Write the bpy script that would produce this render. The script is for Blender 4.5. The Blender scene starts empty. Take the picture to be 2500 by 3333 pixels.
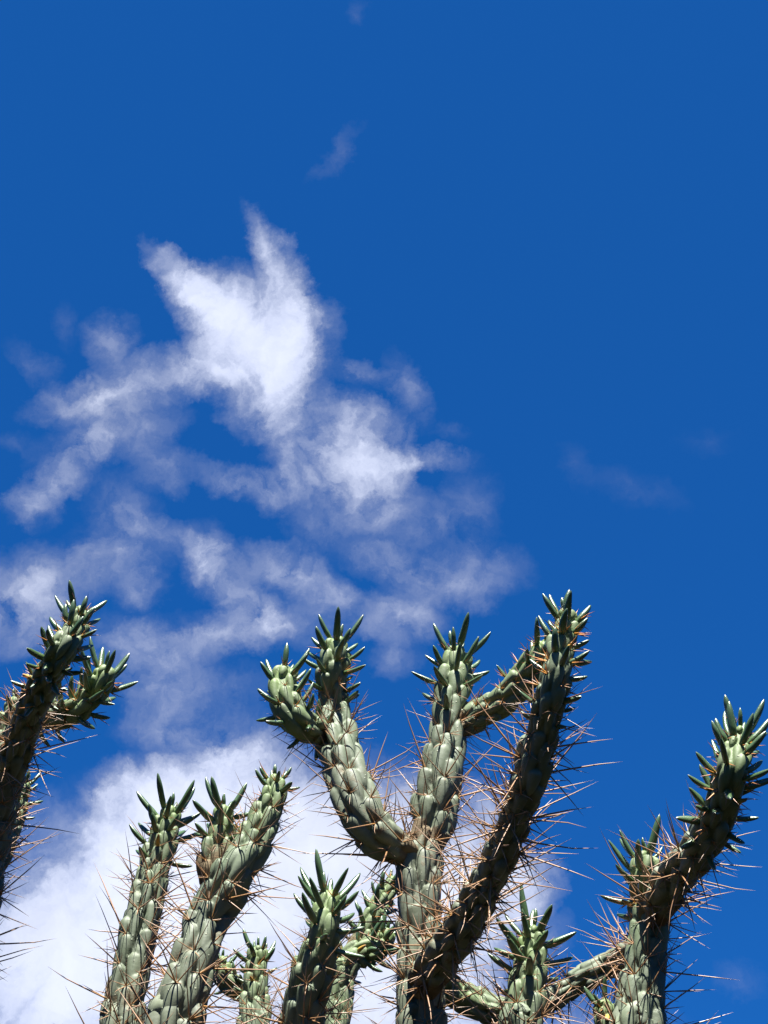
import bpy, math, random
import numpy as np
from mathutils import Vector, Matrix

R = math.radians
rng = random.Random(7)
nrg = np.random.default_rng(7)
scene = bpy.context.scene
C = scene.collection

# ------------------------------------------------------------------ camera
CAM_H = 1.0
PITCH = R(40.0)
FOCAL = 45.0
cam_d = bpy.data.cameras.new('camera')
cam = bpy.data.objects.new('camera', cam_d)
C.objects.link(cam)
cam.location = (0, 0, CAM_H)
cam.rotation_euler = (R(90) + PITCH, 0, 0)
cam_d.sensor_fit = 'VERTICAL'
cam_d.sensor_height = 36.0
cam_d.lens = FOCAL
cam_d.clip_start = 0.02
cam_d.clip_end = 10000
scene.camera = cam

# ------------------------------------------------------------------ sun and sky
SUN_EL = R(64.0)
SUN_AZ = R(178.0)        # measured from +Y, clockwise towards +X: high, behind the viewer
sun_dir = Vector((math.sin(SUN_AZ) * math.cos(SUN_EL), math.cos(SUN_AZ) * math.cos(SUN_EL), math.sin(SUN_EL)))
sun_d = bpy.data.lights.new('sun', 'SUN')
sun_d.energy = 5.0
sun_d.angle = R(0.53)
sun_d.color = (1.0, 0.97, 0.92)
sun = bpy.data.objects.new('sun', sun_d)
C.objects.link(sun)
sun.rotation_euler = sun_dir.to_track_quat('Z', 'Y').to_euler()

scene.view_settings.view_transform = 'Standard'
scene.view_settings.look = 'None'
scene.view_settings.gamma = 1.0
scene.view_settings.exposure = 2.2
scene.view_settings.use_curve_mapping = False

FPX = 3333 * FOCAL / 36.0      # focal length counted in pixels of the 2500 x 3333 photograph
CP, SP = math.cos(PITCH), math.sin(PITCH)


def ray(px, py):
    """world direction of a photograph pixel"""
    x = (px - 1250.0) / FPX
    y = -(py - 1666.5) / FPX
    return Vector((x, CP - y * SP, SP + y * CP))


def at(px, py, Y):
    """point at horizontal distance Y seen at that pixel, and metres per pixel there"""
    d = ray(px, py)
    k = Y / d.y
    return Vector((0, 0, CAM_H)) + d * k, k / FPX


def build_world():
    w = bpy.data.worlds.new('World')
    scene.world = w
    w.use_nodes = True
    nt = w.node_tree
    nt.nodes.clear()
    N = nt.nodes.new

    def link(a, b):
        nt.links.new(a, b)

    def math_(op, a, b=None, c=None, clamp=False):
        n = N('ShaderNodeMath'); n.operation = op; n.use_clamp = clamp
        for i, v in enumerate((a, b, c)):
            if v is None: continue
            if isinstance(v, (int, float)): n.inputs[i].default_value = v
            else: link(v, n.inputs[i])
        return n.outputs[0]

    def vmath(op, a, b=None, scale=None):
        n = N('ShaderNodeVectorMath'); n.operation = op
        for i, v in enumerate((a, b)):
            if v is None: continue
            if isinstance(v, tuple): n.inputs[i].default_value = v
            else: link(v, n.inputs[i])
        if scale is not None:
            if isinstance(scale, (int, float)): n.inputs['Scale'].default_value = scale
            else: link(scale, n.inputs['Scale'])
        return n.outputs['Value'] if op in ('LENGTH', 'DOT_PRODUCT') else n.outputs[0]

    def noise(vec, scale, detail, rough=0.5, lac=2.0, color=False, dist=0.0):
        n = N('ShaderNodeTexNoise'); n.inputs['Scale'].default_value = scale
        n.inputs['Detail'].default_value = detail; n.inputs['Roughness'].default_value = rough
        n.inputs['Lacunarity'].default_value = lac; n.inputs['Distortion'].default_value = dist
        link(vec, n.inputs['Vector'])
        return n.outputs['Color'] if color else n.outputs[0]

    def maprange(v, a, b, c=0.0, d=1.0, smooth=True):
        n = N('ShaderNodeMapRange'); n.interpolation_type = 'SMOOTHSTEP' if smooth else 'LINEAR'
        link(v, n.inputs['Value'])
        n.inputs['From Min'].default_value = a; n.inputs['From Max'].default_value = b
        n.inputs['To Min'].default_value = c; n.inputs['To Max'].default_value = d
        return n.outputs[0]

    tc = N('ShaderNodeTexCoord')
    d0 = tc.outputs['Generated']
    # ragged edges: the direction is stirred by two sizes of turbulence before the cloud masses are looked up
    n1 = vmath('SUBTRACT', noise(d0, 11.0, 3, 0.5, color=True), (0.5, 0.5, 0.5))
    n2 = vmath('SUBTRACT', noise(d0, 30.0, 9, 0.68, color=True), (0.5, 0.5, 0.5))
    d1 = vmath('ADD', vmath('ADD', d0, vmath('SCALE', n1, scale=0.036)), vmath('SCALE', n2, scale=0.038))
    sep = N('ShaderNodeSeparateXYZ'); link(d1, sep.inputs[0])
    zc = math_('MAXIMUM', sep.outputs[2], 0.03)
    comb = N('ShaderNodeCombineXYZ')
    link(math_('DIVIDE', sep.outputs[0], zc), comb.inputs[0])
    link(math_('DIVIDE', sep.outputs[1], zc), comb.inputs[1])
    plane = comb.outputs[0]            # position on a flat cloud layer overhead

    # cloud masses: x, y, half length, half width (pixels of a 1659-wide copy), turn, thickness
    K = 2500 / 1659.0

    def pl(x, y):
        v = ray(x * K, y * K)
        return np.array([v.x / v.z, v.y / v.z])

    total = None
    for (x, y, rx, ry, ang, amp) in CLOUDS:
        x += 13; y += 12
        p0 = pl(x, y)
        ca, sa = math.cos(R(ang)), math.sin(R(ang))
        p1 = pl(x + rx * ca, y + rx * sa) - p0
        p2 = pl(x - ry * sa, y + ry * ca) - p0
        U, S, Vt = np.linalg.svd(np.column_stack([p1, p2]))
        if np.linalg.det(U) < 0:
            U[:, 1] *= -1
        m = N('ShaderNodeTexGradient'); m.gradient_type = 'SPHERICAL'
        tm = m.texture_mapping
        tm.vector_type = 'TEXTURE'
        tm.translation = (p0[0], p0[1], 0)
        tm.rotation = (0, 0, math.atan2(U[1, 0], U[0, 0]))
        tm.scale = (S[0] * 1.65, S[1] * 1.65, 1)
        link(plane, m.inputs['Vector'])
        total = math_('MULTIPLY_ADD', m.outputs['Fac'], amp * 1.35, total if total is not None else 0.0)

    # scattered cloud over the rest of the sky
    fr = ray(1250, 1666).normalized()
    ax = vmath('DOT_PRODUCT', vmath('NORMALIZE', d0), tuple(fr))
    away = maprange(ax, 0.90, 0.75)
    low = noise(plane, 1.1, 5, 0.6)
    rest = math_('MULTIPLY', maprange(low, 0.60, 0.80), away)
    total = math_('ADD', total, rest)

    fb = noise(d1, 17.0, 10, 0.60, dist=0.7)
    fb2 = noise(d1, 34.0, 9, 0.62, dist=0.9)
    dens = math_('MULTIPLY', total, math_('ADD', 0.30, math_('MULTIPLY', fb, 1.45)))
    thin = math_('MULTIPLY', math_('MINIMUM', total, 0.62), math_('ADD', math_('MULTIPLY', math_('SUBTRACT', fb2, 0.5), 2.1), math_('MULTIPLY', math_('SUBTRACT', fb, 0.5), 1.6)))
    dens = math_('MAXIMUM', math_('ADD', dens, thin), 0.0)
    dens = math_('MULTIPLY', math_('POWER', dens, 1.25), 1.25)
    # light lost on the way through the cloud
    alpha = math_('SUBTRACT', 1.0, math_('EXPONENT', math_('MULTIPLY', dens, -0.78)))

    sky = N('ShaderNodeTexSky'); sky.sky_type = 'NISHITA'
    sky.sun_disc = False
    sky.sun_elevation = SUN_EL
    sky.sun_rotation = SUN_AZ
    sky.altitude = 2500
    sky.air_density = 1.0
    sky.dust_density = 0.2
    sky.ozone_density = 3.0
    tint = N('ShaderNodeMix'); tint.data_type = 'RGBA'; tint.blend_type = 'MULTIPLY'
    tint.inputs['Factor'].default_value = 1.0
    gam = N('ShaderNodeGamma'); gam.inputs['Gamma'].default_value = 0.4
    link(sky.outputs[0], gam.inputs['Color'])
    link(gam.outputs[0], tint.inputs['A'])
    tint.inputs['B'].default_value = SKY_TINT
    bright = maprange(dens, 0.1, 1.8, 0.82, 1.16)
    bright = math_('MULTIPLY', bright, maprange(noise(d1, 6.0, 5, 0.6), 0.35, 0.6, 0.90, 1.03))
    cc = N('ShaderNodeVectorMath'); cc.operation = 'SCALE'
    cc.inputs[0].default_value = CLOUD_COL
    link(bright, cc.inputs['Scale'])
    mix = N('ShaderNodeMix'); mix.data_type = 'RGBA'
    link(alpha, mix.inputs['Factor'])
    link(tint.outputs['Result'], mix.inputs['A'])
    link(cc.outputs[0], mix.inputs['B'])
    bg = N('ShaderNodeBackground'); bg.inputs['Strength'].default_value = 0.05
    link(mix.outputs['Result'], bg.inputs['Color'])
    out = N('ShaderNodeOutputWorld')
    link(bg.outputs[0], out.inputs['Surface'])
    w.cycles.sampling_method = 'MANUAL'
    w.cycles.sample_map_resolution = 512


SKY_TINT = (0.047, 0.435, 1.30, 1)
CLOUD_COL = (3.4, 3.62, 4.36)
CLOUDS = [
    # tall bright cloud
    (375, 595, 85, 26, 45, .72), (455, 655, 90, 48, 32, .75), (525, 700, 110, 75, 35, .82), (588, 755, 75, 88, 40, .85),
    (586, 585, 36, 95, -20, .62), (618, 660, 34, 85, -20, .4), (556, 510, 22, 60, -25, .3), (655, 790, 34, 75, -30, .32),
    (575, 850, 70, 70, 0, .6), (622, 925, 50, 90, -15, .45), (470, 780, 70, 45, 0, .45),
    (780, 945, 88, 62, 30, 1.0), (780, 1000, 80, 45, 0, .35), (910, 975, 80, 20, 0, .3), (715, 1040, 100, 50, 20, .36), (840, 1075, 100, 44, 25, .3),
    (915, 1235, 110, 38, 15, .38), (850, 1175, 60, 42, 0, .18), (1010, 1080, 50, 60, 20, .18), (1040, 1220, 70, 45, 0, .22), (970, 1150, 50, 50, 0, .12),
    (870, 830, 28, 65, -30, .24), (780, 800, 60, 20, 10, .28), (660, 1110, 50, 50, 0, .18), (760, 1140, 60, 50, 0, .14),
    (500, 1025, 75, 26, 20, .35), (570, 1050, 50, 30, 0, .3),
    # left arm
    (330, 810, 150, 42, -14, .52), (180, 860, 100, 36, -5, .42), (235, 930, 130, 40, -15, .42), (115, 1015, 110, 36, -38, .40),
    (230, 725, 50, 40, 0, .36), (60, 1075, 40, 40, 0, .25), (50, 770, 60, 22, 30, .14), (125, 700, 20, 40, 0, .08), (335, 990, 50, 35, 0, .28),
    (240, 1080, 60, 50, 20, .22), (20, 940, 40, 20, 0, .1),
    # broken puffs in the middle
    (75, 1245, 90, 60, 0, .42), (10, 1320, 80, 60, 0, .42), (90, 1350, 60, 40, 0, .2), (230, 1190, 75, 60, 0, .35), (310, 1130, 60, 30, 20, .25),
    (290, 1270, 40, 30, 0, .3), (415, 1190, 45, 60, -10, .4), (500, 1270, 110, 38, 40, .42), (620, 1225, 95, 40, 18, .5), (700, 1290, 60, 30, 0, .25),
    (440, 1360, 130, 36, 0, .32), (330, 1430, 90, 60, 0, .38), (230, 1370, 60, 40, 0, .2), (600, 1350, 120, 42, 0, .32), (850, 1325, 75, 45, 0, .42),
    (850, 1420, 45, 40, 0, .28), (340, 1500, 70, 26, 0, .2), (420, 1575, 130, 45, 0, .4), (520, 1630, 90, 35, 0, .4), (470, 1480, 90, 40, 0, .2), (320, 1540, 60, 30, 0, .2),
    # big low cloud
    (300, 1695, 95, 50, 0, .75), (450, 1700, 130, 60, 0, .7), (300, 1820, 90, 100, 0, .8), (420, 1850, 200, 120, 0, .9), (100, 2020, 170, 90, 0, .9),
    (330, 2020, 260, 170, 0, 1.0), (120, 2180, 220, 140, 0, 1.0), (690, 1850, 160, 110, 0, .9), (620, 2050, 260, 190, 0, 1.0), (850, 2000, 180, 170, 0, 1.0),
    (830, 1740, 90, 60, 0, .5), (1030, 1890, 85, 70, 0, .8), (1120, 1910, 50, 50, 0, .6), (960, 2080, 80, 130, 0, .8), (620, 1720, 50, 30, 0, .2),
    (1040, 1740, 60, 40, 0, .3), (1120, 2010, 60, 50, 0, .35), (700, 2250, 500, 90, 0, .8),
    # faint wisps
    (705, 320, 55, 16, -50, .10), (1350, 1045, 80, 28, 15, .06), (1235, 990, 24, 36, 0, .055), (1520, 950, 50, 24, 0, .03), (1595, 2100, 40, 26, 10, .12),
    (970, 920, 30, 15, 0, .06), (770, 20, 20, 15, 0, .08),
]
build_world()

# ------------------------------------------------------------------ materials


def new_mat(name):
    m = bpy.data.materials.new(name)
    m.use_nodes = True
    nt = m.node_tree
    return m, nt, nt.nodes['Principled BSDF']


def mk_ramp(nt, fac, stops):
    r = nt.nodes.new('ShaderNodeValToRGB')
    nt.links.new(fac, r.inputs[0])
    e = r.color_ramp.elements
    while len(e) < len(stops): e.new(0.5)
    for el, (p, c) in zip(e, stops):
        el.position = p; el.color = (*c, 1)
    return r.outputs[0]


def mixc(nt, fac, a, b, mode='MIX'):
    n = nt.nodes.new('ShaderNodeMix'); n.data_type = 'RGBA'; n.blend_type = mode
    for key, v in (('Factor', fac), ('A', a), ('B', b)):
        if isinstance(v, (int, float)): n.inputs[key].default_value = v
        elif isinstance(v, tuple): n.inputs[key].default_value = (*v, 1)
        else: nt.links.new(v, n.inputs[key])
    return n.outputs['Result']


def mk_noise(nt, scale, detail=4, rough=0.5, vec=None):
    n = nt.nodes.new('ShaderNodeTexNoise')
    n.inputs['Scale'].default_value = scale; n.inputs['Detail'].default_value = detail; n.inputs['Roughness'].default_value = rough
    if vec is not None: nt.links.new(vec, n.inputs['Vector'])
    return n.outputs[0]


def mmath(nt, op, a, b=0.0, clamp=False):
    n = nt.nodes.new('ShaderNodeMath'); n.operation = op; n.use_clamp = clamp
    for i, v in enumerate((a, b)):
        if isinstance(v, (int, float)): n.inputs[i].default_value = v
        else: nt.links.new(v, n.inputs[i])
    return n.outputs[0]


def stem_material():
    m, nt, b = new_mat('cactus_skin')
    tc = nt.nodes.new('ShaderNodeTexCoord').outputs['Object']
    at_ = nt.nodes.new('ShaderNodeAttribute'); at_.attribute_name = 'age'
    tu = nt.nodes.new('ShaderNodeAttribute'); tu.attribute_name = 'tone'
    age, tone = at_.outputs['Fac'], tu.outputs['Fac']
    col = mk_ramp(nt, age, [(0.0, (0.100, 0.145, 0.046)), (0.18, (0.092, 0.125, 0.058)), (0.45, (0.090, 0.114, 0.072)), (1.0, (0.094, 0.108, 0.070))])
    # each tubercle a little different
    v = nt.nodes.new('ShaderNodeHueSaturation')
    nt.links.new(mmath(nt, 'ADD', mmath(nt, 'MULTIPLY', tone, 0.32), 0.84), v.inputs['Value'])
    nt.links.new(mmath(nt, 'ADD', mmath(nt, 'MULTIPLY', mk_noise(nt, 9, 3, vec=tc), 0.5), 0.72), v.inputs['Saturation'])
    nt.links.new(col, v.inputs['Color'])
    # waxy bloom, mottled
    bl = mmath(nt, 'MULTIPLY', mmath(nt, 'SUBTRACT', mk_noise(nt, 60, 6, 0.65, tc), 0.42, True), 1.6, True)
    c2 = mixc(nt, bl, v.outputs[0], (0.155, 0.172, 0.130))
    # corky brown scars on old skin
    sc = mk_noise(nt, 21, 7, 0.68, tc)
    scm = mmath(nt, 'MULTIPLY', mmath(nt, 'SUBTRACT', sc, 0.568, True), 10, True)
    scm = mmath(nt, 'MULTIPLY', scm, mmath(nt, 'MULTIPLY', mmath(nt, 'SUBTRACT', age, 0.35, True), 1.5, True))
    ck = nt.nodes.new('ShaderNodeAttribute'); ck.attribute_name = 'cork'
    ckm = mmath(nt, 'MULTIPLY', mmath(nt, 'SUBTRACT', mmath(nt, 'ADD', mk_noise(nt, 34, 6, 0.7, tc), mmath(nt, 'MULTIPLY', ck.outputs['Fac'], 0.45)), 0.62, True), 7, True)
    ckm = mmath(nt, 'MULTIPLY', ckm, mmath(nt, 'MULTIPLY', ck.outputs['Fac'], 3.0, True))
    scm = mmath(nt, 'MAXIMUM', scm, mmath(nt, 'MULTIPLY', ckm, 0.85))
    c3 = mixc(nt, scm, c2, (0.10, 0.066, 0.034))
    # pale pinpoint warts
    vo = nt.nodes.new('ShaderNodeTexVoronoi'); vo.inputs['Scale'].default_value = 130
    nt.links.new(tc, vo.inputs['Vector'])
    sepc = nt.nodes.new('ShaderNodeSeparateColor'); nt.links.new(vo.outputs['Color'], sepc.inputs[0])
    some = mmath(nt, 'GREATER_THAN', sepc.outputs[0], 0.80)
    dot = mmath(nt, 'MULTIPLY', mmath(nt, 'MULTIPLY', mmath(nt, 'SUBTRACT', 0.24, vo.outputs['Distance'], True), 8, True), some)
    c4 = mixc(nt, mmath(nt, 'MULTIPLY', dot, 0.5), c3, (0.26, 0.26, 0.19))
    nt.links.new(c4, b.inputs['Base Color'])
    b.inputs['Roughness'].default_value = 0.5
    nt.links.new(mmath(nt, 'ADD', mmath(nt, 'MULTIPLY', scm, 0.30), 0.58), b.inputs['Roughness'])
    b.inputs['Specular IOR Level'].default_value = 0.28
    hgt = mmath(nt, 'ADD', mmath(nt, 'MULTIPLY', dot, 0.9), mmath(nt, 'MULTIPLY', mk_noise(nt, 75, 6, 0.6, tc), 0.9))
    hgt = mmath(nt, 'ADD', hgt, mmath(nt, 'MULTIPLY', mmath(nt, 'MULTIPLY', mk_noise(nt, 260, 3, 0.6, tc), scm), 1.0))
    bu = nt.nodes.new('ShaderNodeBump'); bu.inputs['Strength'].default_value = 0.5; bu.inputs['Distance'].default_value = 0.0016
    nt.links.new(hgt, bu.inputs['Height'])
    nt.links.new(bu.outputs[0], b.inputs['Normal'])
    return m


def leaf_material():
    m, nt, b = new_mat('leaf_skin')
    a = nt.nodes.new('ShaderNodeAttribute'); a.attribute_name = 't'
    oi = nt.nodes.new('ShaderNodeObjectInfo')
    tc = nt.nodes.new('ShaderNodeTexCoord').outputs['Object']
    col = mk_ramp(nt, a.outputs['Fac'], [(0.0, (0.055, 0.100, 0.025)), (0.35, (0.032, 0.072, 0.022)), (0.95, (0.028, 0.060, 0.022)), (1.0, (0.075, 0.085, 0.04))])
    col2 = mixc(nt, mmath(nt, 'MULTIPLY', oi.outputs['Random'], 0.45), col, (0.055, 0.10, 0.035))
    nz = mk_noise(nt, 160, 4, 0.6, tc)
    col3 = mixc(nt, mmath(nt, 'MULTIPLY', nz, 0.35), col2, (0.065, 0.095, 0.05))
    nt.links.new(col3, b.inputs['Base Color'])
    b.inputs['Roughness'].default_value = 0.33
    b.inputs['Specular IOR Level'].default_value = 0.6
    b.inputs['Coat Weight'].default_value = 0.3
    b.inputs['Coat Roughness'].default_value = 0.25
    bu = nt.nodes.new('ShaderNodeBump'); bu.inputs['Strength'].default_value = 0.35; bu.inputs['Distance'].default_value = 0.0008
    nt.links.new(mk_noise(nt, 90, 4, 0.6, tc), bu.inputs['Height']); nt.links.new(bu.outputs[0], b.inputs['Normal'])
    return m


def withered_material():
    m, nt, b = new_mat('withered_leaf_skin')
    a = nt.nodes.new('ShaderNodeAttribute'); a.attribute_name = 't'
    nt.links.new(mk_ramp(nt, a.outputs['Fac'], [(0.0, (0.20, 0.20, 0.04)), (0.5, (0.38, 0.22, 0.03)), (1.0, (0.14, 0.06, 0.02))]), b.inputs['Base Color'])
    b.inputs['Roughness'].default_value = 0.6
    return m


def spine_material(name, stops):
    m, nt, b = new_mat(name)
    a = nt.nodes.new('ShaderNodeAttribute'); a.attribute_name = 't'
    oi = nt.nodes.new('ShaderNodeObjectInfo')
    col = mk_ramp(nt, a.outputs['Fac'], stops)
    c2 = mixc(nt, mmath(nt, 'MULTIPLY', oi.outputs['Random'], 0.35), col, (0.22, 0.17, 0.12))
    nt.links.new(c2, b.inputs['Base Color'])
    b.inputs['Roughness'].default_value = 0.42
    return m


def ground_material():
    m, nt, b = new_mat('dry_earth')
    tc = nt.nodes.new('ShaderNodeTexCoord').outputs['Object']
    n = mk_noise(nt, 1.3, 9, 0.7, tc)
    n2 = mk_noise(nt, 0.05, 5, 0.6, tc)
    c = mk_ramp(nt, n, [(0.3, (0.004, 0.004, 0.003)), (0.55, (0.008, 0.007, 0.005)), (0.75, (0.015, 0.012, 0.008))])
    c2 = mixc(nt, mmath(nt, 'MULTIPLY', mmath(nt, 'SUBTRACT', n2, 0.45, True), 5, True), c, (0.008, 0.012, 0.004))
    nt.links.new(c2, b.inputs['Base Color']); b.inputs['Roughness'].default_value = 1.0; b.inputs['Specular IOR Level'].default_value = 0.0
    bu = nt.nodes.new('ShaderNodeBump'); bu.inputs['Distance'].default_value = 0.03
    nt.links.new(n, bu.inputs['Height']); nt.links.new(bu.outputs[0], b.inputs['Normal'])
    return m


M_STEM = stem_material()
M_LEAF = leaf_material()
M_DRY = withered_material()
M_SPINE = spine_material('spine_horn', [(0.0, (0.27, 0.13, 0.03)), (0.18, (0.20, 0.10, 0.038)), (0.55, (0.215, 0.115, 0.055)), (0.85, (0.25, 0.155, 0.095)), (1.0, (0.16, 0.085, 0.05))])
M_YSPINE = spine_material('young_spine_horn', [(0.0, (0.42, 0.22, 0.02)), (0.35, (0.42, 0.16, 0.02)), (0.75, (0.24, 0.08, 0.03)), (1.0, (0.11, 0.04, 0.025))])
mw, ntw, bw = new_mat('areole_wool')
bw.inputs['Base Color'].default_value = (0.20, 0.175, 0.135, 1); bw.inputs['Roughness'].default_value = 1.0
M_WOOL = mw

# ------------------------------------------------------------------ ground
gm = bpy.data.meshes.new('ground')
gn = 48
gv, gf = [], []
rings = [0.0] + [0.5 * 1.28 ** k for k in range(38)]
gv.append((0, 0, 0))
for k, r_ in enumerate(rings[1:]):
    for j in range(gn):
        a = 2 * math.pi * j / gn
        gv.append((r_ * math.cos(a), 2 + r_ * math.sin(a), 0 if r_ < 0.9 else nrg.normal() * min(0.02 * r_, 0.5) * 0.4))
for j in range(gn):
    gf.append((0, 1 + j, 1 + (j + 1) % gn))
for k in range(len(rings) - 2):
    o = 1 + k * gn
    for j in range(gn):
        gf.append((o + j, o + gn + j, o + gn + (j + 1) % gn, o + (j + 1) % gn))
gv[0] = (0, 2, 0)
gm.from_pydata(gv, [], gf)
gm.materials.append(ground_material())
g = bpy.data.objects.new('ground', gm)
g['kind'] = 'structure'
C.objects.link(g)

# ------------------------------------------------------------------ small meshes shared by the repeats


def set_attr(me, name, vals):
    a = me.attributes.new(name, 'FLOAT', 'POINT')
    a.data.foreach_set('value', np.asarray(vals, dtype=np.float32))


def tube_rings(verts, faces, ts, pts, rads, sides, close_tip=True, mats=None, mat_idx=0):
    """append a tapered tube along pts"""
    base = len(verts)
    n = len(pts)
    for k in range(n):
        p = Vector(pts[k])
        t = (Vector(pts[min(k + 1, n - 1)]) - Vector(pts[max(k - 1, 0)])).normalized()
        ref = Vector((1, 0, 0)) if abs(t.x) < 0.8 else Vector((0, 1, 0))
        u = t.cross(ref).normalized(); v = t.cross(u)
        for j in range(sides):
            a = 2 * math.pi * j / sides
            verts.append(tuple(p + (u * math.cos(a) + v * math.sin(a)) * rads[k]))
            ts.append(k / (n - 1))
    for k in range(n - 1):
        for j in range(sides):
            faces.append((base + k * sides + j, base + k * sides + (j + 1) % sides, base + (k + 1) * sides + (j + 1) % sides, base + (k + 1) * sides + j))
            if mats is not None: mats.append(mat_idx)


def make_spine_mesh(kind, r_):
    """spines leaving one areole: local z away from the stem, local y up the stem; lengths in metres"""
    verts, faces, ts, mats = [], [], [], []
    # woolly areole pad
    for k in range(5):
        a = r_.uniform(0, 6.28); q = 0.0015
        p = Vector((math.cos(a) * q, math.sin(a) * q, -0.001))
        tube_rings(verts, faces, ts, [p, p + Vector((0, 0, 0.0022)), p + Vector((0, 0, 0.0034))], [0.0016, 0.0014, 0.0003], 5, mats=mats, mat_idx=1)
    if kind == 'old':
        spec = [(r_.uniform(.068, .128), r_.uniform(5, 40), 0.00135)] + [(r_.uniform(.036, .085), r_.uniform(20, 64), 0.00105) for _ in range(r_.randint(2, 3))] \
            + [(r_.uniform(.014, .034), r_.uniform(38, 80), 0.0008) for _ in range(r_.randint(2, 4))]
    else:
        spec = [(r_.uniform(.020, .042), r_.uniform(10, 45), 0.0011)] + [(r_.uniform(.010, .026), r_.uniform(15, 60), 0.0008) for _ in range(r_.randint(2, 4))]
    az0 = r_.uniform(0, 6.28)
    for i, (L, pol, rad) in enumerate(spec):
        az = az0 + i * 2.4 + r_.uniform(-.4, .4)
        pol = R(pol)
        d = Vector((math.sin(pol) * math.cos(az), math.sin(pol) * math.sin(az) + 0.10, math.cos(pol))).normalized()
        side = d.cross(Vector((0.3, 0.5, 1))).normalized() * L * r_.uniform(-.05, .05)
        b0 = Vector((math.cos(az), math.sin(az), 0)) * 0.001
        pts = [b0, b0 + d * L * .33 + side * .6, b0 + d * L * .68 + side, b0 + d * L]
        tube_rings(verts, faces, ts, pts, [rad, rad * .88, rad * .62, 0.00008], 5, mats=mats, mat_idx=0)
    me = bpy.data.meshes.new('spine_cluster')
    me.from_pydata([tuple(v) for v in verts], [], faces)
    set_attr(me, 't', ts)
    me.materials.append(M_SPINE if kind == 'old' else M_YSPINE); me.materials.append(M_WOOL)
    me.polygons.foreach_set('material_index', mats)
    me.polygons.foreach_set('use_smooth', [True] * len(faces))
    return me


def make_leaf_mesh(r_, mat):
    """awl-shaped fleshy leaf of unit length along z, bending towards +y"""
    bend = r_.uniform(.04, .13); fat = r_.uniform(.085, .108); tw = r_.uniform(-.03, .03)
    n, sides = 15, 14
    verts, faces, ts, pts, rads = [], [], [], [], []
    for k in range(n):
        u = k / (n - 1)
        u = 1 - (1 - u) ** 1.25 if k < n - 1 else 1
        pts.append((tw * math.sin(u * 3) , bend * (u ** 2 - u * .9) * 2.2, u))
        prof = (min(1, .62 + u * 1.6)) * (1 - (max(0, u - .25) / .75) ** 2.5) ** 0.62
        rads.append(fat * max(prof, 0.012) * (1 + 0.05 * math.sin(u * 9 + tw * 99)))
    tube_rings(verts, faces, ts, pts, rads, sides)
    verts = [(x, y * (0.82 if True else 1), z) for x, y, z in verts]
    me = bpy.data.meshes.new('leaf')
    me.from_pydata(verts, [], faces)
    set_attr(me, 't', ts)
    me.materials.append(mat)
    me.polygons.foreach_set('use_smooth', [True] * len(faces))
    return me


OLD = [make_spine_mesh('old', rng) for _ in range(16)]
YOUNG = [make_spine_mesh('young', rng) for _ in range(8)]
LEAVES = [make_leaf_mesh(rng, M_LEAF) for _ in range(9)]
DRY = [make_leaf_mesh(rng, M_DRY) for _ in range(2)]

# ------------------------------------------------------------------ stems


def catmull(P, n_per=24):
    P = np.array(P, float)
    Q = np.vstack([2 * P[0] - P[1], P, 2 * P[-1] - P[-2]])
    out = []
    for i in range(1, len(Q) - 2):
        p0, p1, p2, p3 = Q[i - 1], Q[i], Q[i + 1], Q[i + 2]
        t = np.linspace(0, 1, n_per, endpoint=False)[:, None]
        out.append(0.5 * ((2 * p1) + (-p0 + p2) * t + (2 * p0 - 5 * p1 + 4 * p2 - p3) * t ** 2 + (-p0 + 3 * p1 - 3 * p2 + p3) * t ** 3))
    out.append(P[-1][None])
    return np.vstack(out)


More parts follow.
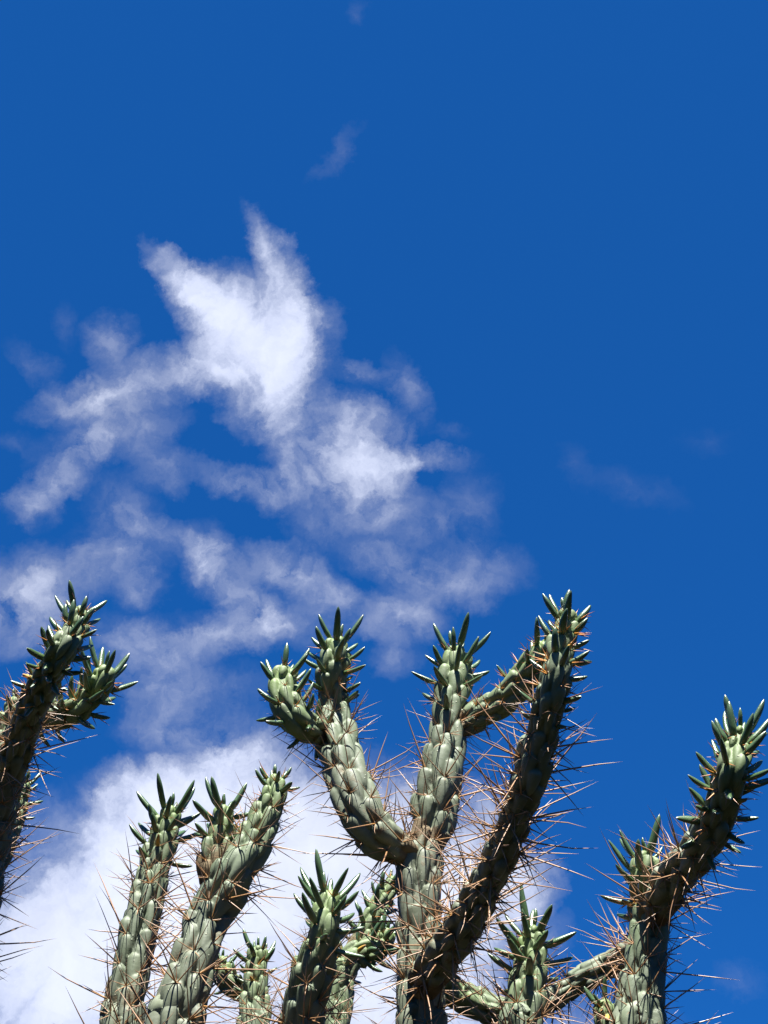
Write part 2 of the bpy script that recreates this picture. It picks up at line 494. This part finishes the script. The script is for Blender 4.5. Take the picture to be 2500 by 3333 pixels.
class Plant:
    def __init__(self, name, label, base, group='branching cacti growing side by side'):
        self.root = bpy.data.objects.new(name, None)
        self.root.empty_display_size = 0.2
        self.root.location = base
        self.base = Vector(base)
        self.root['label'] = label
        self.root['category'] = 'cactus'
        self.root['group'] = group
        C.objects.link(self.root)
        self.clusters = []       # (size weight, mesh, matrix, parent)

    def finish(self):
        self.clusters.sort(key=lambda c: -c[0])
        for w, me, mat, par in self.clusters[:300]:
            o = bpy.data.objects.new('spine_cluster', me)
            o.parent = par
            o.matrix_local = mat
            C.objects.link(o)
        rest = self.clusters[300:]
        if rest:
            V, F, T, MI, off = [], [], [], [], 0
            mats = []
            for w, me, mat, par in rest:
                n = len(me.vertices)
                co = np.empty(n * 3, np.float32); me.vertices.foreach_get('co', co)
                co = np.c_[co.reshape(-1, 3), np.ones(n)] @ np.array(mat).T
                V.append(co[:, :3])
                t = np.empty(n, np.float32); me.attributes['t'].data.foreach_get('value', t); T.append(t)
                for p in me.polygons:
                    F.append([v + off for v in p.vertices]); MI.append(2 if p.material_index == 1 else (0 if me.materials[0] == M_SPINE else 1))
                off += n
            me = bpy.data.meshes.new('small_spines')
            me.from_pydata(np.vstack(V).tolist(), [], F)
            set_attr(me, 't', np.concatenate(T))
            for m_ in (M_SPINE, M_YSPINE, M_WOOL): me.materials.append(m_)
            me.polygons.foreach_set('material_index', MI)
            me.polygons.foreach_set('use_smooth', [True] * len(F))
            o = bpy.data.objects.new('small_spines', me)
            o['kind'] = 'stuff'
            o.parent = self.root
            C.objects.link(o)

    def stem(self, name, pts, down=None, tip=True, leafy=0.0, leaves=(), young=0.10, seed=1, age0=1.0, nleaf=1.0, leaf_len=1.0, spine=1.0,
             label=None, bald=0.13):
        """pts: (px, py, horizontal distance, radius in pixels), from the lower end to the tip"""
        r_ = random.Random(seed)
        ctrl = []
        for (px, py, Y, rp) in pts:
            p, k = at(px, py, Y)
            ctrl.append([p.x, p.y, p.z, rp * k])
        n_down = 0
        if down is not None:
            # carry the stem on below the picture to the ground
            first = ctrl[0]
            d = np.array(down)
            f = np.array(first[:3])
            pre = []
            for q in (1.0, 0.8, 0.6, 0.4, 0.2):
                a = f * (1 - q) + d * q
                pre.append([*a, first[3] * (1 + 0.25 * q)])
            ctrl = pre + ctrl
        dense = catmull(ctrl)
        seg = np.linalg.norm(np.diff(dense[:, :3], axis=0), axis=1)
        S = np.concatenate([[0], np.cumsum(seg)])
        Ltot = S[-1]

        def sample(s):
            return np.array([np.interp(s, S, dense[:, k]) for k in range(4)]).T

        # metres at which the picture starts (finer mesh above that)
        s_fine = 0.0
        if down is not None:
            p0 = np.array(ctrl[5][:3])
            s_fine = S[np.argmin(np.linalg.norm(dense[:, :3] - p0, axis=1))] - 0.12
        rows = []
        s = 0.0
        while s < Ltot:
            rr = np.interp(s, S, dense[:, 3])
            rows.append(s)
            step = 0.055 * rr
            if s < s_fine: step *= 4
            if tip and Ltot - s < rr * 0.5: step *= 0.6
            s += step
        rows.append(Ltot)
        rows = np.array(rows)
        smp = sample(rows)
        cen, rad = smp[:, :3], smp[:, 3].copy()
        full = rad.copy()
        if tip:
            c = rad[-1] * 1.15
            x = np.clip((rows - (Ltot - c)) / c, 0, 1)
            rad = rad * np.sqrt(np.clip(1 - x ** 2.2, 0.0004, 1))
        # frames
        T = np.gradient(cen, axis=0); T /= np.linalg.norm(T, axis=1)[:, None]
        for _ in range(3):
            T[1:-1] = (T[:-2] + T[1:-1] * 2 + T[2:]); T /= np.linalg.norm(T, axis=1)[:, None]
        U = np.zeros_like(T)
        ref = np.array([1.0, 0, 0]) if abs(T[0][0]) < 0.9 else np.array([0, 1.0, 0])
        u = np.cross(T[0], ref); u = np.cross(u, T[0]); u /= np.linalg.norm(u)
        for k in range(len(T)):
            u = u - T[k] * np.dot(u, T[k]); u /= np.linalg.norm(u)
            U[k] = u
        V = np.cross(T, U)
        sides = 92
        th = np.linspace(0, 2 * np.pi, sides, endpoint=False)
        h = np.zeros((len(rows), sides))
        tone = np.full((len(rows), sides), 0.5)
        # helical lattice of tubercles
        tub = []
        s = full[0] * 0.4
        i = r_.randint(0, 50)
        hand = r_.choice((-1, 1))
        nmax = Ltot - (0.25 * full[-1] if tip else 0)
        while s < nmax:
            rr = float(np.interp(s, rows, full))
            a = (hand * i * R(137.508) + r_.gauss(0, 0.12)) % (2 * np.pi)
            tub.append((s + r_.gauss(0, 0.08) * rr, a, rr, r_.uniform(0.76, 1.2), r_.uniform(.75, 1.3), r_.uniform(0.62, 1.15), r_.random()))
            s += 0.178 * rr
            i += 1
        for (s0, a0, rr, fw, fl, fh, tn) in tub:
            lo, hi = np.searchsorted(rows, [s0 - 1.8 * rr, s0 + 0.75 * rr])
            if hi <= lo: continue
            b = (rows[lo:hi, None] - s0) / rr
            yg = max(0.0, 1 - (Ltot - s0) / 0.16) if tip else 0.0
            da = (th[None, :] - a0 + np.pi) % (2 * np.pi) - np.pi
            Lb = np.where(b > 0, 0.42 * fl, (1.45 - 0.6 * yg) * fl)
            w = 0.54 * fw * np.where(b > 0, 1.0, 1 + 0.42 * np.clip(b / 1.4, -1, 0))
            q = 1 - np.abs(da / w) ** 2.1 - (np.abs(b) / Lb) ** 2.0
            hh = np.where(q > 0, np.clip(q, 0, 1) ** 0.55, 0) * (0.39 + 0.05 * yg) * fh * rr
            # a shallow dimple where the spines sit
            hh -= 0.035 * rr * np.exp(-((b - 0.27) ** 2 + da ** 2) / 0.006)
            blk = h[lo:hi]
            up = hh > blk
            tone[lo:hi][up] = tn
            h[lo:hi] = np.maximum(blk, hh)
        R_ = rad[:, None] * 0.66 + h * (rad / full)[:, None] ** 0.6
        # slow lumps along the stem
        ph = r_.uniform(0, 6)
        R_ *= 1 + 0.035 * np.sin(rows[:, None] / full.mean() * 1.15 + ph) + 0.02 * np.sin(th[None] * 2 + rows[:, None] * 20)
        P = cen[:, None, :] + R_[:, :, None] * (np.cos(th)[None, :, None] * U[:, None, :] + np.sin(th)[None, :, None] * V[:, None, :])
        # the upper end of each tubercle bulges over the one above
        P += T[:, None, :] * (h * 0.28 * (rad / full)[:, None])[:, :, None]
        base = np.array(self.base)
        nr = len(rows)
        verts = (P - base).reshape(-1, 3)
        idx = np.arange(nr * sides).reshape(nr, sides)
        q = np.stack([idx[:-1], np.roll(idx, -1, 1)[:-1], np.roll(idx, -1, 1)[1:], idx[1:]], -1).reshape(-1, 4)
        me = bpy.data.meshes.new(name)
        me.vertices.add(nr * sides + 1)
        endp = cen[-1] + T[-1] * (h[-1].mean() * 0.3) - base
        me.vertices.foreach_set('co', np.vstack([verts, endp]).astype(np.float32).ravel())
        tri = np.stack([idx[-1], np.roll(idx[-1], -1), np.full(sides, nr * sides)], -1)
        nl = q.size + tri.size
        me.loops.add(nl)
        me.loops.foreach_set('vertex_index', np.concatenate([q.ravel(), tri.ravel()]).astype(np.int32))
        me.polygons.add(len(q) + len(tri))
        me.polygons.foreach_set('loop_start', np.concatenate([np.arange(len(q)) * 4, q.size + np.arange(len(tri)) * 3]).astype(np.int32))
        me.polygons.foreach_set('use_smooth', np.ones(len(q) + len(tri), bool))
        me.update(calc_edges=True)
        me.validate()
        age = np.clip((Ltot - rows) / 0.42, 0, 1) * age0
        # corky collars where a segment is pinched or leaves its parent
        sm = np.array([full[(rows > s_ - 3.2 * full.mean()) & (rows < s_ + 3.2 * full.mean())].mean() for s_ in rows])
        cork = np.clip((sm / full - 1.06) * 6, 0, 1) * (rows < Ltot - 0.09)
        if down is None: cork = np.maximum(cork, np.clip(1 - rows / (2.6 * full[0]), 0, 1))
        set_attr(me, 'cork', np.append(np.repeat(cork, sides), 0))
        set_attr(me, 'age', np.append(np.repeat(age, sides), age[-1]))
        set_attr(me, 'tone', np.append(tone.ravel(), .5))
        me.materials.append(M_STEM)
        ob = bpy.data.objects.new(name, me)
        ob.parent = self.root
        if label: ob['label'] = label
        C.objects.link(ob)

        # things growing on the areoles
        leafzone = leafy * 1.15
        for (s0, a0, rr, fw, fl, fh, tn) in tub:
            if down is not None and s0 < s_fine - 0.10: continue
            sa = s0 + 0.30 * rr
            if sa > Ltot - 0.002: sa = Ltot - 0.002
            k = min(np.searchsorted(rows, sa), nr - 2)
            n_out = np.cos(a0) * U[k] + np.sin(a0) * V[k]
            j = int(round(a0 / (2 * np.pi) * sides)) % sides
            p = P[k, j] - base
            t_ = T[k]
            # outward direction turns into the axis over the dome
            over = max(0.0, 1 - (Ltot - sa) / (full[-1] * 1.3)) if tip else 0.0
            zdir = n_out * (1 - over * .75) + t_ * (0.25 + over)
            zdir /= np.linalg.norm(zdir)
            y = t_ - zdir * np.dot(t_, zdir); y /= np.linalg.norm(y)
            x = np.cross(y, zdir)
            dist = Ltot - sa
            has_leaf = tip and dist < leafzone and r_.random() < nleaf * (1.15 if dist < leafzone * .6 else .8)
            if has_leaf:
                f = dist / leafzone
                phi = R(22 + 60 * f ** 0.7 + r_.uniform(-13, 13))
                if dist < full[-1] * 0.35: Lf = r_.uniform(.018, .03)
                else: Lf = r_.uniform(.040, .064) * (1 - 0.38 * f)
                Lf *= leaf_len * 0.92
                dz = np.cos(phi) * t_ + np.sin(phi) * (n_out + x * r_.uniform(-.2, .2)); dz /= np.linalg.norm(dz)
                yy = t_ - dz * np.dot(t_, dz); yy /= np.linalg.norm(yy)
                xx = np.cross(yy, dz)
                lm = LEAVES[r_.randrange(len(LEAVES))]
                if f > 0.35 and r_.random() < 0.07:
                    lm = DRY[r_.randrange(2)]; Lf *= 0.6
                mtx = Matrix(((xx[0], yy[0], dz[0], p[0]), (xx[1], yy[1], dz[1], p[1]), (xx[2], yy[2], dz[2], p[2]), (0, 0, 0, 1)))
                wsc = (0.062 if Lf > .03 else 0.05)
                sc = Matrix.Diagonal((wsc * r_.uniform(.9, 1.1) * (0.6 + 0.4 * Lf / .06), wsc * (0.6 + 0.4 * Lf / .06), Lf, 1))
                lo_ = bpy.data.objects.new('leaf', lm)
                lo_.parent = ob
                lo_.matrix_local = mtx @ Matrix.Translation((0, 0, -0.003)) @ sc
                C.objects.link(lo_)
            # spines
            yng = dist < young
            if yng and dist < full[-1] * .5: continue
            if r_.random() < bald: continue
            vm = (YOUNG if yng else OLD)[r_.randrange(8 if yng else 16)]
            spin = r_.uniform(-.5, .5) if not yng else r_.uniform(0, 6.28)
            mir = r_.choice((-1, 1))
            sc = r_.uniform(.75, 1.15) * spine
            if not yng: sc *= min(1.0, 0.55 + (dist - young) * 4)
            mtx = Matrix(((x[0] * mir, y[0], zdir[0], p[0]), (x[1] * mir, y[1], zdir[1], p[1]), (x[2] * mir, y[2], zdir[2], p[2]), (0, 0, 0, 1)))
            mtx = mtx @ Matrix.Rotation(spin, 4, 'Z') @ Matrix.Diagonal((sc, sc, sc, 1))
            facing = 1 if (n_out[1] < 0.4) else 0.4
            inpic = 1 if (down is None or s0 > s_fine) else 0.2
            self.clusters.append((sc * facing * inpic * (1 if not yng else .6), vm, mtx, ob))
        return ob


# ---- left edge
p = Plant('cactus', 'dark leaning cactus cut off by the left edge, forking low into leafy arms', (-0.98, 1.95, 0))
p.stem('stem', [(-75, 3000, 1.980, 62), (-50, 2860, 1.980, 60), (-25, 2720, 1.967, 60), (8, 2600, 1.928, 58), (42, 2480, 1.876, 55), (80, 2370, 1.811, 53), (112, 2290, 1.759, 52),
                (150, 2205, 1.694, 52), (203, 2120, 1.629, 46), (245, 2045, 1.629, 40), (262, 1975, 1.629, 34)], down=(-0.98, 1.95, 0), leafy=0.20, young=.22, seed=11, nleaf=0.62, leaf_len=0.85, spine=.9)
p.stem('branch', [(90, 2345, 1.86, 34), (150, 2335, 1.86, 42), (205, 2325, 1.87, 44), (262, 2302, 1.86, 47), (302, 2262, 1.85, 47), (334, 2215, 1.83, 43), (356, 2165, 1.82, 34)],
       leafy=0.16, young=.15, seed=12, nleaf=0.8, leaf_len=1.1, age0=.35)
p.stem('branch', [(-50, 2560, 2.240, 44), (-20, 2480, 2.240, 44), (10, 2410, 2.240, 43), (35, 2350, 2.240, 41), (50, 2300, 2.230, 36), (56, 2262, 2.220, 28)], leafy=0.06, young=.06, seed=13, nleaf=.6, leaf_len=.8)
p.stem('branch', [(-60, 2900, 2.380, 42), (-25, 2830, 2.380, 42), (8, 2760, 2.380, 40), (32, 2700, 2.380, 38), (52, 2640, 2.380, 35), (68, 2580, 2.380, 28), (76, 2540, 2.380, 22)], leafy=0.08, young=.07, seed=14, nleaf=.7, leaf_len=.8)
p.finish()

# ---- slim upright stem
p = Plant('cactus', 'slim upright cactus stem just left of the thick cactus that leans right', (-0.42, 2.05, 0))
p.stem('stem', [(385, 3400, 2.05, 76), (398, 3333, 2.05, 74), (412, 3250, 2.05, 72), (432, 3150, 2.05, 68), (450, 3050, 2.05, 65), (470, 2965, 2.05, 61), (483, 2900, 2.05, 58), (497, 2830, 2.05, 55),
                (515, 2770, 2.05, 52), (535, 2705, 2.05, 45), (550, 2655, 2.05, 37), (556, 2622, 2.05, 32)], down=(-0.42, 2.05, 0), leafy=0.10, young=.07, seed=21, nleaf=.85, leaf_len=1.25)
p.finish()

# ---- thick stem leaning right
p = Plant('cactus', 'thick cactus leaning right over the white cloud, narrow tip with a short side shoot', (-0.33, 1.9, 0))
p.stem('stem', [(555, 3400, 1.93, 102), (570, 3333, 1.93, 98), (592, 3250, 1.92, 90), (617, 3170, 1.92, 82), (645, 3090, 1.92, 78), (668, 3010, 1.93, 76), (700, 2940, 1.93, 77), (738, 2880, 1.92, 78),
                (775, 2820, 1.91, 73), (815, 2755, 1.91, 66), (850, 2690, 1.91, 58), (878, 2625, 1.91, 49), (896, 2565, 1.91, 36), (903, 2524, 1.91, 26)], down=(-0.33, 1.93, 0), leafy=0.05, young=.05, seed=31, nleaf=.75, leaf_len=.75)
p.stem('branch', [(700, 2880, 1.93, 60), (700, 2820, 1.92, 56), (706, 2760, 1.92, 52), (718, 2705, 1.92, 46), (728, 2655, 1.92, 37), (733, 2622, 1.92, 30)], leafy=0.06, young=.05, seed=32, nleaf=.8, leaf_len=1.1)
p.finish()

# ---- small stem behind
p = Plant('cactus', 'small pale cactus stem low between the two thick left stems and the dark one', (-0.27, 2.4, 0))
p.stem('stem', [(823, 3400, 2.4, 60), (825, 3333, 2.4, 58), (828, 3260, 2.4, 50), (832, 3200, 2.4, 43), (836, 3145, 2.4, 38), (839, 3105, 2.4, 33), (841, 3078, 2.4, 26)], down=(-0.27, 2.4, 0), leafy=0.09, young=.06, seed=41, nleaf=.7, leaf_len=.8, spine=0.85)
p.stem('branch', [(822, 3235, 2.42, 34), (780, 3222, 2.42, 36), (742, 3198, 2.42, 38), (722, 3155, 2.42, 36), (722, 3112, 2.42, 26)], leafy=0.10, young=.08, seed=42, nleaf=.7, leaf_len=.7, bald=0.3, spine=0.8)
p.finish()

# ---- dark stem in the middle
p = Plant('cactus', 'medium cactus stem with long upright finger leaves, just left of the thick central trunk', (-0.12, 1.95, 0))
p.stem('stem', [(972, 3400, 1.990, 76), (980, 3333, 1.978, 75), (990, 3280, 1.968, 73), (1004, 3220, 1.957, 71), (1020, 3150, 1.944, 68), (1042, 3080, 1.931, 60), (1057, 3022, 1.920, 52), (1064, 2975, 1.920, 50),
                (1072, 2930, 1.920, 42), (1077, 2896, 1.920, 32)], down=(-0.12, 2.1, 0), leafy=0.09, young=.06, seed=51, nleaf=.8, leaf_len=1.35)
p.finish()

# ---- back stem with leafy shoots
p = Plant('cactus', 'yellowish leafy cactus low behind the central trunk, its shoots reaching right', (-0.05, 2.3, 0))
p.stem('stem', [(1088, 3400, 2.3, 54), (1092, 3333, 2.3, 52), (1104, 3250, 2.3, 50), (1115, 3180, 2.3, 46), (1140, 3125, 2.3, 46), (1180, 3100, 2.3, 44), (1225, 3085, 2.3, 42), (1255, 3055, 2.3, 36), (1268, 3020, 2.3, 28)],
       down=(-0.05, 2.3, 0), leafy=0.17, young=.14, seed=61, nleaf=.75, leaf_len=.85, age0=.6, bald=0.25, spine=0.85)
p.stem('branch', [(1150, 3105, 2.33, 34), (1185, 3040, 2.33, 36), (1222, 2970, 2.33, 35), (1262, 2905, 2.33, 32), (1295, 2855, 2.33, 26)], leafy=0.17, young=.14, seed=62, nleaf=.6, leaf_len=.8, age0=.4, bald=0.25, spine=0.8)
p.finish()

# ---- main plant
p = Plant('cactus', 'tallest cactus in the centre, thick trunk forking into left, middle and dark right arms', (0.10, 2.0, 0))
p.stem('stem', [(1364, 3400, 2.0, 86), (1365, 3333, 2.0, 84), (1368, 3200, 2.0, 80), (1366, 3060, 2.0, 75), (1364, 2970, 2.0, 80), (1366, 2870, 2.0, 77), (1374, 2780, 2.0, 68), (1392, 2725, 2.0, 62),
                (1412, 2680, 2.0, 74), (1421, 2615, 2.0, 81), (1438, 2525, 2.0, 75), (1452, 2430, 2.0, 68), (1462, 2335, 2.0, 60), (1473, 2262, 2.0, 59), (1480, 2190, 2.0, 55), (1485, 2140, 2.0, 44), (1486, 2108, 2.0, 32)],
       down=(0.10, 2.0, 0), leafy=0.14, young=.12, seed=71, nleaf=.72, leaf_len=1.2)
p.stem('branch', [(1350, 2790, 2.0, 56), (1290, 2758, 1.98, 62), (1232, 2718, 1.96, 70), (1185, 2662, 1.95, 78), (1152, 2590, 1.95, 79), (1126, 2510, 1.96, 73), (1105, 2430, 1.97, 67), (1090, 2355, 1.98, 63), (1083, 2300, 1.98, 57),
                 (1080, 2255, 1.97, 47), (1082, 2210, 1.96, 53), (1090, 2155, 1.95, 51), (1097, 2112, 1.95, 42), (1101, 2080, 1.95, 31)], leafy=0.12, young=.11, seed=72, nleaf=.75, leaf_len=1.2)
p.stem('branch', [(1075, 2385, 1.98, 40), (1020, 2375, 1.95, 50), (965, 2345, 1.92, 57), (930, 2290, 1.91, 58), (921, 2235, 1.91, 54), (928, 2195, 1.91, 42), (933, 2168, 1.91, 31)], leafy=0.17, young=.13, seed=73, nleaf=.8, leaf_len=1.0, age0=.6)
p.stem('branch', [(1480, 2380, 2.0, 36), (1530, 2345, 2.0, 46), (1590, 2310, 1.99, 50), (1650, 2265, 1.97, 52), (1702, 2213, 1.95, 52), (1745, 2160, 1.93, 49), (1775, 2112, 1.92, 40), (1786, 2080, 1.91, 30)],
       leafy=0.10, young=.22, seed=74, nleaf=.75, age0=.6, leaf_len=1.2)
p.stem('branch', [(1378, 3210, 1.974, 59), (1405, 3155, 1.935, 68), (1440, 3105, 1.896, 69), (1482, 3048, 1.844, 68), (1526, 2980, 1.792, 65), (1570, 2900, 1.740, 62), (1612, 2820, 1.688, 59), (1652, 2730, 1.636, 57), (1685, 2645, 1.597, 55),
                 (1706, 2595, 1.571, 58), (1724, 2535, 1.545, 62), (1742, 2460, 1.519, 63), (1763, 2390, 1.493, 56), (1780, 2320, 1.467, 54), (1798, 2250, 1.441, 52), (1814, 2180, 1.428, 50), (1824, 2120, 1.428, 49), (1836, 2060, 1.428, 44),
                 (1845, 2012, 1.428, 36), (1848, 1985, 1.428, 29)], leafy=0.16, young=.13, seed=75, nleaf=0.68, leaf_len=0.8, label='dark arm leaning right towards the viewer')
p.finish()

# ---- short stem right of centre
p = Plant('cactus', 'short upright cactus stem with splayed finger leaves right of the central trunk', (0.25, 1.85, 0))
p.stem('stem', [(1692, 3400, 1.86, 72), (1700, 3333, 1.86, 70), (1706, 3300, 1.86, 68), (1716, 3230, 1.86, 64), (1722, 3165, 1.86, 58), (1727, 3115, 1.86, 50), (1731, 3078, 1.86, 51), (1735, 3045, 1.86, 43), (1738, 3014, 1.86, 31)],
       down=(0.25, 1.86, 0), leafy=0.08, young=.05, seed=81, nleaf=.8, leaf_len=1.25)
p.finish()

# ---- right plant
p = Plant('cactus', 'rightmost cactus, upright trunk with a dark arm leaning out to the upper right', (0.45, 1.95, 0))
p.stem('stem', [(2070, 3400, 1.96, 82), (2078, 3333, 1.96, 80), (2086, 3270, 1.96, 78), (2094, 3200, 1.96, 76), (2103, 3110, 1.96, 72), (2112, 3020, 1.96, 68), (2110, 2960, 1.96, 62), (2094, 2915, 1.96, 50), (2090, 2876, 1.95, 44),
                (2098, 2840, 1.94, 48), (2106, 2806, 1.94, 44), (2110, 2778, 1.94, 34)], down=(0.45, 1.96, 0), leafy=0.10, young=.12, seed=91, nleaf=1.0, leaf_len=1.3)
p.stem('branch', [(2118, 3010, 1.950, 50), (2140, 2955, 1.924, 57), (2170, 2900, 1.885, 62), (2205, 2848, 1.846, 63), (2243, 2800, 1.794, 64), (2282, 2750, 1.755, 64), (2317, 2695, 1.716, 63), (2345, 2635, 1.677, 62), (2367, 2565, 1.638, 58),
                 (2382, 2505, 1.612, 52), (2396, 2450, 1.612, 46), (2407, 2405, 1.612, 39), (2413, 2370, 1.612, 29)], leafy=0.19, young=.18, seed=92, nleaf=0.75, leaf_len=1.1, label='dark arm leaning out to the upper right')
p.stem('branch', [(2085, 3085, 2.02, 36), (2045, 3108, 2.08, 44), (1990, 3135, 2.12, 46), (1930, 3168, 2.13, 44), (1870, 3203, 2.14, 40), (1820, 3235, 2.14, 42), (1765, 3265, 2.14, 44), (1700, 3290, 2.15, 50), (1640, 3295, 2.15, 54),
                 (1570, 3275, 2.15, 56), (1510, 3242, 2.15, 52), (1455, 3208, 2.15, 44), (1420, 3185, 2.15, 30)], leafy=0, young=.01, seed=93, bald=0.55, spine=0.85, label='pale low arm running left behind the short stem')
p.stem('branch', [(2075, 3480, 2.05, 40), (2030, 3420, 2.08, 46), (1995, 3360, 2.08, 46), (1975, 3300, 2.08, 42), (1972, 3255, 2.06, 32)], leafy=0.02, young=.01, seed=94, nleaf=.5, bald=0.4, spine=0.8)
p.finish()
